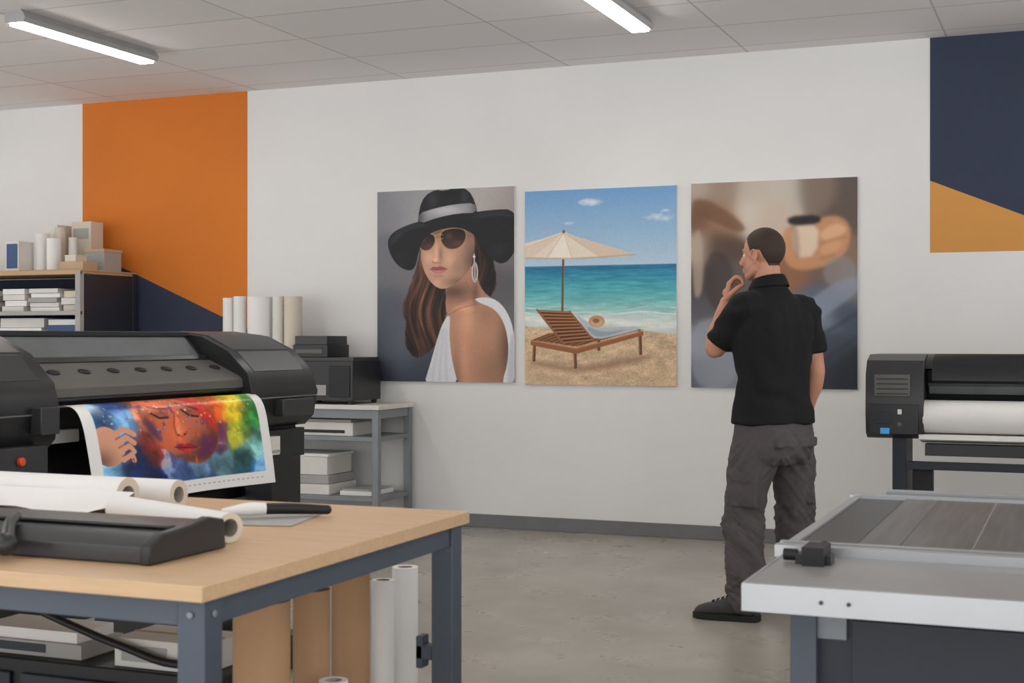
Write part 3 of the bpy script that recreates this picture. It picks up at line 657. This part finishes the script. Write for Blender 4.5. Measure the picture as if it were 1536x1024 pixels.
# ------------------------------------------------------------------ side table at wall
b = B('metal_side_table'); sx0, sx1, sy0, sy1, sz = -5.75, -4.29, -.54, -.03, .84
b.box(sx0, sx1+.01, sy0-.01, sy1, sz-.03, sz, M_box)
for x in (sx0, sx1-.045):
    for y in (sy0, sy1-.045): b.box(x, x+.045, y, y+.045, 0, sz-.03, M_steel)
for z in (.60, .20): b.box(sx0+.01, sx1-.01, sy0+.01, sy1-.01, z, z+.03, M_steel)
b.box(sx0+.045, sx1-.045, sy0+.005, sy0+.03, sz-.09, sz-.03, M_steel); b.box(sx1-.04, sx1-.01, sy0+.045, sy1-.045, sz-.09, sz-.03, M_steel)
b.finish(.003)
b = B('laser_printer'); b.box(-5.0, -4.50, -.50, -.10, .865, 1.13, M_black); b.box(-5.0,-4.50,-.49,-.12,1.13,1.155,M_dark)
b.box(-4.98,-4.70,-.508,-.50,.90,.97,M_boxg); 
for k in range(4): b.box(-4.94+k*.05,-4.915+k*.05,-.512,-.508,.91,.95,M_deep)
b.box(-4.68,-4.52,-.506,-.50,.89,1.1,M_deep)
for x in (-4.98,-4.55):
    for y in (-.48,-.15): b.box(x,x+.03,y,y+.03,sz,.866,M_deep)
b.finish(.008)
b = B('document_scanner'); b.box(-4.99,-4.72,-.45,-.15,1.156,1.24,M_black); b.box(-4.98,-4.73,-.44,-.16,1.24,1.30,M_dark); b.box(-4.97,-4.76,-.455,-.45,1.18,1.21,M_pan); b.finish(.008)
b = B('white_inkjet_printer'); b.box(-5.2,-4.50,-.50,-.12,.631,.72,M_box); b.box(-5.18,-4.52,-.49,-.14,.72,.74,M_boxg); b.box(-5.0,-4.56,-.506,-.50,.65,.67,M_deep); b.finish(.006)
b = B('carton_stack'); b.box(-5.15,-4.68,-.50,-.12,.231,.30,M_box); b.box(-5.14,-4.69,-.49,-.13,.302,.36,M_boxg); b.box(-5.12,-4.70,-.49,-.15,.362,.50,M_box); b.box(-5.13,-4.69,-.495,-.14,.485,.505,M_white); b.finish(.004)
b = B('paper_ream'); b.box(-4.62,-4.38,-.46,-.14,.231,.26,M_white); b.box(-4.61,-4.40,-.45,-.15,.26,.272,M_boxg); b.finish(.002)
for (x, r, h, m) in ((-5.62,.04,.73,M_white),(-5.525,.045,.74,M_white),(-5.36,.088,.735,M_white),(-5.21,.04,.74,M_box),(-5.09,.062,.735,M_cream)):  # tall white and cream paper rolls standing on the side table
    b = B('tall_paper_roll'); b.pipe((x,-.28,sz+.001),(x,-.28,sz+h), r, r*.55, m, m, M_core); b.cyl((x,-.28,sz+h-.06),(x,-.28,sz+h-.058), r*.54, M_hole_shade); b.finish()

# ------------------------------------------------------------------ shelf rack
b = B('storage_rack'); rx0, rx1, ry0, ry1 = -8.7, -6.585, -.69, -.05
for z in (1.775, 1.484, 1.30, .9, .45, .12):
    b.box(rx0+.01, rx1-.005, ry0+.01, ry1-.01, z-.03, z-.008, M_cab if z < 1.7 else M_ply); b.box(rx0, rx1, ry0, ry0+.02, z-.035, z-.004, M_boxg if z<1.7 else M_ply)
    if z > 1.7: b.box(rx0+.005, rx1+.003, ry0+.005, ry1, z-.012, z, M_ply)
for x in (rx0, rx1-.045):
    b.box(x, x+.045, ry0-.004, ry0+.04, 0, 1.763, M_boxg); b.box(x, x+.045, ry1-.045, ry1, 0, 1.763, M_cab)
b.box(rx1-.012, rx1-.002, ry0+.04, ry1-.04, .1, 1.74, M_cab)
b.box(rx0+.04, rx1-.05, ry1-.01, ry1, .1, 1.74, M_navy)
b.finish(.003)
ZT = 1.7755
def roll(x, y, z, r, h, m=M_white):
    b = B('paper_roll'); b.pipe((x,y,z),(x,y,z+h), r, r*.6, m, m, M_core); b.cyl((x,y,z+h-.05),(x,y,z+h-.048), r*.59, M_hole_shade); b.finish()
roll(-7.13,-.45,ZT,.055,.28); roll(-6.98,-.50,ZT,.052,.24); roll(-6.89,-.40,ZT,.032,.25,M_box); roll(-7.04,-.36,ZT,.04,.33,M_cream)
b = B('white_carton'); b.box(-7.28,-7.12,-.30,-.12,ZT,ZT+.36,M_box); b.box(-7.282,-7.2,-.302,-.30,ZT+.05,ZT+.3,M_cream); b.finish(.004)
b = B('blue_label_carton'); b.box(-7.32,-7.20,-.62,-.46,ZT,ZT+.22,M_box); b.box(-7.31,-7.21,-.623,-.62,ZT+.02,ZT+.20,M_boxb); b.finish(.003)
b = B('cream_carton'); b.box(-7.02,-6.84,-.26,-.12,ZT,ZT+.38,M_cream); b.box(-7.0,-6.86,-.262,-.26,ZT+.25,ZT+.33,M_boxg); b.finish(.004)
b = B('cardboard_box'); b.box(-6.82,-6.64,-.36,-.16,ZT,ZT+.16,M_boxg); b.box(-6.825,-6.635,-.365,-.155,ZT+.14,ZT+.165,M_boxt); b.finish(.003)
b = B('cardboard_box'); b.box(-6.84,-6.62,-.62,-.46,ZT,ZT+.06,M_boxt); b.box(-6.80,-6.70,-.60,-.48,ZT+.06,ZT+.11,M_cream); b.finish(.003)
def stack(x0, x1, z, h, n, ms):
    b = B('paper_stack'); d = h/n
    for k in range(n):
        o = .008*math.sin(k*2.3+x0*7); b.box(x0+o, x1+o, -.62+o, -.30+o, z+k*d, z+(k+1)*d-.002, ms[k % len(ms)])
    b.finish(.002)
zs = 1.4765
stack(-8.3,-7.85,zs,.14,4,[M_boxg,M_box,M_cab]); stack(-7.75,-7.42,zs,.16,4,[M_boxg,M_box])
stack(-7.34,-7.14,zs,.17,4,[M_box,M_white]); stack(-7.10,-6.84,zs,.17,5,[M_white,M_box,M_boxg]); stack(-6.80,-6.645,zs,.15,3,[M_cream,M_box])
zs = 1.2925
stack(-7.9,-7.45,zs,.12,2,[M_boxg]); stack(-7.38,-6.98,zs,.14,2,[M_white,M_box]); stack(-6.93,-6.66,zs,.13,3,[M_box,M_boxb,M_white])

# ------------------------------------------------------------------ man
man = empty('man', (-1.306, -2.362, 0), TH)
FB = math.radians(35); LB = Vector((math.cos(FB), math.sin(FB), 0)); FW = Vector((-math.sin(FB), math.cos(FB), 0))
def tmp_remesh(b, voxel, smooth_it=4, fac=.5):
    o = b.finish(); r = o.modifiers.new('r', 'REMESH'); r.mode = 'VOXEL'; r.voxel_size = voxel
    if smooth_it:
        s = o.modifiers.new('s', 'SMOOTH'); s.iterations = smooth_it; s.factor = fac
    dg = bpy.context.evaluated_depsgraph_get(); dg.update()
    me = bpy.data.meshes.new_from_object(o.evaluated_get(dg))
    bpy.data.objects.remove(o); me.materials.clear()
    for p_ in me.polygons: p_.use_smooth = True; p_.material_index = 0
    return me
def disp(me, fn):
    me.update(); N = [v.normal.copy() for v in me.vertices]
    for v, n in zip(me.vertices, N): v.co = v.co + n*fn(v.co, n)
    me.update()
def put(name, me, mats):
    for m in mats: me.materials.append(m)
    o = bpy.data.objects.new(name, me); sc.collection.objects.link(o); o.parent = man; return o
def ering(c, a, bb, n=40, pw=2.0):
    R = []
    for k in range(n):
        t = 2*math.pi*k/n; ct, st = math.cos(t), math.sin(t)
        x = abs(ct)**(2/pw)*(1 if ct >= 0 else -1); y = abs(st)**(2/pw)*(1 if st >= 0 else -1)
        R.append(Vector(c)+LB*(a*x)+FW*(bb*y))
    return R
def smst(a, b, x):
    t = max(0, min(1, (x-a)/(b-a))); return t*t*(3-2*t)
shL = Vector((-.150,-.100,1.420)); elL = Vector((-.265,.045,1.225)); wrL = Vector((-.203,.090,1.450))
shR = Vector((.160,.105,1.405)); elR = Vector((.215,.095,1.130)); wrR = Vector((.180,.185,.915))
NC = Vector((-.022,-.004,0))
b = B('shirt')
T = [(.895,0,0,.202,.152,2.4),(.95,0,0,.199,.146,2.3),(1.02,0,.0,.188,.136,2.2),(1.10,0,0,.185,.132,2.2),(1.19,-.002,0,.197,.134,2.3),(1.28,-.004,0,.212,.138,2.3),(1.36,-.006,0,.214,.134,2.3),
     (1.42,-.010,.0,.190,.118,2.2),(1.46,-.015,0,.148,.104,2.0),(1.495,-.020,-.002,.105,.090,2.0),(1.52,-.022,-.004,.084,.082,2.0),(1.54,-.022,-.004,.077,.077,2.0)]
b.rings([ering((x,y,z),a,c,pw=w) for z,x,y,a,c,w in T], M_shirt)
b.limb([Vector((-.07,-.04,1.40)), shL, shL.lerp(elL,.35), shL.lerp(elL,.78)], [.085,.075,.072,.071], M_shirt, endball=False)
b.limb([Vector((.07,.05,1.40)), shR, shR.lerp(elR,.35), shR.lerp(elR,.70)], [.085,.075,.071,.069], M_shirt, endball=False)
for s_ in (-1, 1):
    b.ball(Vector((-.012,0,1.452))+LB*(.075*s_)-FW*.01,(.075,.062,.042),M_shirt,rot=Matrix.Rotation(FB,3,'Z'))
    b.ball(Vector((0,0,1.34))+LB*(.095*s_)-FW*.080,(.072,.05,.085),M_shirt,rot=Matrix.Rotation(FB,3,'Z'))
me = tmp_remesh(b, .006, 5)
def shirt_d(c, n):
    back = smst(.1, .9, -n.dot(FW)); lat = c.dot(LB)
    q = noise.noise(Vector((c.x*8, c.y*8, c.z*4+c.x*7)))
    low = smst(1.22, .98, c.z)
    d = .007*q*(.4+low)
    f1 = math.sin(c.z*44+lat*30+2.8*noise.noise(c*6))
    d += .0065*f1*math.exp(-((c.z-1.04)/.11)**2)*max(0, .55+noise.noise(c*5+Vector((3,1,2))))
    f2 = math.sin(c.z*34-abs(lat)*42+2*noise.noise(c*7))
    d += .005*f2*math.exp(-((c.z-1.24)/.08)**2)*smst(.05,.16,abs(lat))
    f3 = math.sin(c.z*60+3*noise.noise(c*9)); d += .004*f3*smst(.19,.23,abs(lat))*smst(1.26,1.32,c.z)
    d -= .006*math.exp(-(lat/.03)**2)*smst(1.0,1.15,c.z)*smst(1.5,1.42,c.z)*back
    return d
disp(me, shirt_d); put('polo_shirt', me, [M_shirt])
b = B('collar')
def cring(z, a, bb, dz=.0): return [NC+Vector((0,0,z))+LB*(a*math.cos(t))+FW*(bb*math.sin(t))+Vector((0,0,dz*-math.sin(t))) for t in [2*math.pi*k/40 for k in range(40)]]
b.rings([cring(1.512,.094,.094,.012), cring(1.535,.085,.085,.014), cring(1.552,.076,.076,.016), cring(1.559,.072,.072,.016), cring(1.552,.069,.069,.016), cring(1.51,.07,.07,.012)], M_shirt, cap=False)
b.finish(parent=man)
b = B('trousers')
b.rings([ering((x,y,z),a,c,pw=2.4) for z,x,y,a,c in [(.96,0,0,.178,.128),(.92,0,0,.185,.135),(.86,0,0,.192,.147),(.80,0,0,.193,.150),(.75,0,.0,.185,.142),(.715,0,.0,.165,.115)]], M_pants)
hL = Vector((-.080,-.050,.84)); hR = Vector((.085,.05,.84))
LL = [hL,(-.108,-.045,.70),(-.130,-.03,.58),(-.138,-.012,.47),(-.136,-.03,.34),(-.130,-.035,.20),(-.130,-.03,.105)]
RL = [hR,(.100,.07,.70),(.112,.09,.58),(.120,.105,.47),(.130,.12,.34),(.146,.14,.20),(.156,.15,.105)]
rr = [.112,.104,.093,.087,.088,.087,.083]
b.limb(LL, rr, M_pants, seg=28); b.limb(RL, rr, M_pants, seg=28)
def slab(b, c, nrm, w, h, t, m, tilt=0):
    nrm = Vector(nrm).normalized(); tn = Vector((-nrm.y, nrm.x, 0)).normalized()
    R = Matrix((tuple(tn), tuple(nrm), (0,0,1))).transposed() @ Matrix.Rotation(tilt, 3, 'Y')
    b.box(c[0]-w/2,c[0]+w/2,c[1]-t/2,c[1]+t/2,c[2]-h/2,c[2]+h/2,m,rot=R)
for (c, n_) in (((-.118,-.042,.60),(-.42,-.90,0)), ((.108,.08,.60),(.85,-.20,0))):
    nn = Vector(n_).normalized(); c0 = Vector(c)+nn*.080
    slab(b, c0, n_, .115, .15, .026, M_pants, .06); slab(b, c0+nn*.005+Vector((0,0,.065)), n_, .122, .045, .028, M_pants, .06)
for sgn in (-1, 1):
    c = -FW*.144 + LB*(.072*sgn) + Vector((0,0,.815)); slab(b, c, -FW, .105, .04, .020, M_pants)
me = tmp_remesh(b, .006, 3)
def pants_d(c, n):
    s_ = 1 if c.x < 0 else -1
    q = noise.noise(Vector((c.x*7, c.y*7, c.z*12+s_*c.x*12)))
    r = 1-abs(noise.noise(Vector((c.x*8+5, c.y*8, c.z*20-s_*c.x*24))))*2.6
    r2 = 1-abs(noise.noise(Vector((c.x*14+9, c.y*14, c.z*34+s_*c.x*30))))*2.6
    low = smst(.62,.42,c.z); cr = math.exp(-((c.z-.71)/.07)**2); kn = math.exp(-((c.z-.45)/.07)**2); an = smst(.28,.14,c.z)
    return .011*q*(.4+low)+.011*r*(.15+.6*cr+.7*kn+.5*an)+.006*r2*(.3+.7*max(kn, an))
disp(me, pants_d); put('trousers', me, [M_pants])
def shoe(name, heel, d):
    d = Vector((d[0],d[1],0)).normalized(); s_ = Vector((-d.y,d.x,0)); heel = Vector((heel[0],heel[1],0))
    b = B(name)
    prof = [(0,.028,.07),(.012,.038,.095),(.05,.042,.12),(.09,.043,.122),(.13,.045,.110),(.17,.050,.092),(.21,.053,.077),(.25,.051,.067),(.28,.041,.056),(.298,.024,.042)]
    def rg(x, w, h, z0):
        c = heel+d*x; R = []
        for k in range(28):
            t = 2*math.pi*k/28; ct, st = math.cos(t), math.sin(t); e_ = .75
            R.append(c+s_*(w*abs(ct)**e_*(1 if ct >= 0 else -1))+Vector((0,0,z0+(h-z0)/2+(h-z0)/2*abs(st)**e_*(1 if st >= 0 else -1))))
        return R
    b.rings([rg(x,w,h,.015) for x,w,h in prof], M_shoe)
    b.limb([heel+d*.065+Vector((0,0,.08)), heel+d*.062+Vector((0,0,.15))], [.052,.052], M_shoe)
    me = tmp_remesh(b, .005, 3)
    disp(me, lambda c, n: .0015*noise.noise(c*40)); put(name+'_upper', me, [M_shoe])
    b = B(name+'_sole')
    out = [(x, w+.005) for x, w, h in prof]; out[0] = (-.004,.02); out[-1] = (.305,.02)
    pts = [heel+d*x+s_*w for x, w in out]+[heel+d*x-s_*w for x, w in out[::-1]]
    b.prism([(q.x,q.y) for q in pts], 'z', 0.0, .028, M_sole)
    for k in range(5):
        c = heel+d*(.125+k*.022)+Vector((0,0,.115-k*.0085)); b.cyl(c-s_*.022, c+s_*.022, .0035, M_sole, seg=8)
    b.finish(.003, parent=man)
shoe('left_shoe', (-.075,-.06), (-.87,.36)); shoe('right_shoe', (.215,.125), (-.87,.44))
def hand(b, w, u, pn, side, cv, sc_=1.0, cl=(.55,1.0,.8)):
    u = Vector(u).normalized(); pn = Vector(pn); pn = (pn-u*pn.dot(u)).normalized(); th = pn.cross(u).normalized()*side
    w = Vector(w)
    for k, o_ in enumerate((.031,.011,-.0095,-.029)):
        kn = w+u*(.086-.004*abs(k-1))*sc_+th*o_*sc_
        b.limb([w+u*.012+th*o_*.55, kn], [.016*sc_,.0115*sc_], M_skin, seg=12)
        L = (.040,.044,.041,.032)[k]*sc_; a = 0; q = kn; P_ = [q]
        for j in range(3):
            a += cl[j]*cv*(1+.08*k); q = q+(u*math.cos(a)+pn*math.sin(a))*L*(1,.66,.52)[j]; P_.append(q)
        r = (.0088,.009,.0086,.0076)[k]*sc_; b.limb(P_, [r*1.15,r*1.03,r*.95,r*.82], M_skin, seg=12, sub=3)
    b.ball(w+u*.045*sc_+pn*.004, (.028*sc_,.028*sc_,.024*sc_), M_skin)
    tb = w+u*.02*sc_+th*.022*sc_+pn*.008; d1 = (u*.6+th*.6+pn*.35).normalized(); d2 = (u*.75+th*.1+pn*.6).normalized(); d3 = (u*.6-th*.2+pn*.7).normalized()
    t1 = tb+d1*.036*sc_; t2 = t1+d2*.034*sc_; b.limb([tb, t1, t2, t2+d3*.026*sc_], [.016*sc_,.0125*sc_,.011*sc_,.009*sc_], M_skin, seg=12)
b = B('larm')
b.limb([shL.lerp(elL,.25), shL.lerp(elL,.6), elL.lerp(shL,.08), elL.lerp(wrL,.08), elL.lerp(wrL,.32), elL.lerp(wrL,.65), wrL], [.052,.054,.046,.046,.050,.039,.028], M_skin)
hand(b, wrL, (.16,.04,.98), (.90,-.10,.20), 1, 1.05)
me = tmp_remesh(b, .0028, 2); put('left_arm', me, [M_skin])
b = B('rarm')
b.limb([shR.lerp(elR,.25), shR.lerp(elR,.6), elR.lerp(shR,.08), elR.lerp(wrR,.08), elR.lerp(wrR,.3), elR.lerp(wrR,.65), wrR], [.050,.051,.044,.044,.048,.037,.028], M_skin)
hand(b, wrR, (-.30,.15,-.92), (-.80,-.50,.1), -1, .45)
me = tmp_remesh(b, .003, 2); put('right_arm', me, [M_skin])
HR = Matrix.Rotation(math.radians(48),3,'Z'); HO = Vector((-.048,.018,0))
b = B('headtmp')
b.ball((0,-.012,1.692),(.077,.098,.095),M_skin,seg=32,rg=20)
b.ball((0,.030,1.628),(.059,.062,.078),M_skin,seg=24,rg=16)
b.ball((0,.064,1.570),(.028,.026,.021),M_skin)
for s_ in (-1,1): b.limb([(s_*.056,.0,1.625),(s_*.050,.012,1.590),(s_*.020,.060,1.566)],[.018,.017,.017],M_skin)
b.limb([(0,.090,1.672),(0,.098,1.652),(0,.111,1.630)],[.009,.0105,.0125],M_skin); b.ball((.013,.098,1.624),(.009,.01,.008),M_skin); b.ball((-.013,.098,1.624),(.009,.01,.008),M_skin)
b.ball((0,.074,1.684),(.050,.020,.013),M_skin)
b.ball((0,.090,1.600),(.024,.010,.006),M_skin); b.ball((0,.089,1.589),(.021,.010,.007),M_skin)
for s_ in (-1,1): b.ball((s_*.036,.060,1.638),(.022,.025,.02),M_skin)
b.limb([(0,-.026,1.64),(0,-.028,1.58),(0,-.034,1.50)],[.054,.058,.064],M_skin,seg=28)
for s_ in (-1,1):
    cx = s_*.080
    rim = [(cx,.006,1.640),(cx+s_*.004,.008,1.662),(cx+s_*.010,-.002,1.681),(cx+s_*.014,-.018,1.680),(cx+s_*.014,-.027,1.662),(cx+s_*.009,-.020,1.640),(cx+s_*.003,-.008,1.624)]
    b.limb(rim, [.0045,.0048,.005,.005,.005,.0055,.0065], M_skin, seg=10, sub=3)
    b.ball((s_*.080,-.010,1.655),(.006,.017,.024),M_skin,rot=Matrix.Rotation(s_*.4,3,'Z'))
me = tmp_remesh(b, .0034, 3)
def hairline(c):
    x, y, z = c
    if abs(x) > .0785 and -.035 < y < .016 and z < 1.692: return -1
    if y > .055: h = 1.738
    elif y > .028: h = 1.70+(y-.028)/.027*.038
    elif y > .010: h = 1.650+(y-.010)/.018*.050
    elif y > -.03: h = 1.684
    else: h = 1.684-smst(-.03,-.065,y)*.072
    return z-h
me.update()
for v in me.vertices:
    f = hairline(v.co)
    if f > 0: v.co = v.co+v.normal*(.004*min(1, f/.02)+.0006*noise.noise(v.co*180))
for p_ in me.polygons:
    p_.material_index = 1 if hairline(p_.center) > .003*noise.noise(p_.center*260) else 0
for v in me.vertices: v.co = HR @ v.co + HO
put('head', me, [M_skin, M_hair])
b = B('eyes')
for s_ in (-1,1):
    b.ball(HR@Vector((s_*.031,.070,1.662))+HO, .0125, M_eye); b.ball(HR@Vector((s_*.031,.0795,1.662))+HO, .0052, M_deep)
    b.limb([HR@Vector((s_*.014,.092,1.684))+HO, HR@Vector((s_*.032,.090,1.689))+HO, HR@Vector((s_*.05,.076,1.683))+HO],[.0035,.004,.003],M_hair,seg=8)
b.finish(parent=man)

# ------------------------------------------------------------------ light, world, camera
wd_ = bpy.data.worlds.new('W'); sc.world = wd_; wd_.use_nodes = True
nt = wd_.node_tree; bg = nt.nodes['Background']
tc = nt.nodes.new('ShaderNodeTexCoord'); sx = nt.nodes.new('ShaderNodeSeparateXYZ'); mr = nt.nodes.new('ShaderNodeMapRange')
nt.links.new(tc.outputs['Generated'], sx.inputs[0]); nt.links.new(sx.outputs['Z'], mr.inputs['Value'])
mr.inputs['From Min'].default_value = -.15; mr.inputs['From Max'].default_value = .15; mr.inputs['To Min'].default_value = 2.7; mr.inputs['To Max'].default_value = 1.4  # lower half of world made brighter, added to light the ceiling from below
nt.links.new(mr.outputs['Result'], bg.inputs['Strength'])
bg.inputs[0].default_value = lin((252,253,255))+(1,)
cam = bpy.data.cameras.new('Camera'); co = bpy.data.objects.new('Camera', cam); sc.collection.objects.link(co)
co.location = (0, -8.74, 1.28); co.rotation_euler = (math.radians(90), 0, TH)
cam.sensor_width = 36; cam.lens = 36*2100/1536; cam.shift_y = -4/1536
cam.dof.use_dof = True; cam.dof.focus_distance = 7.2; cam.dof.aperture_fstop = 9
cam.clip_start = .05
sc.camera = co
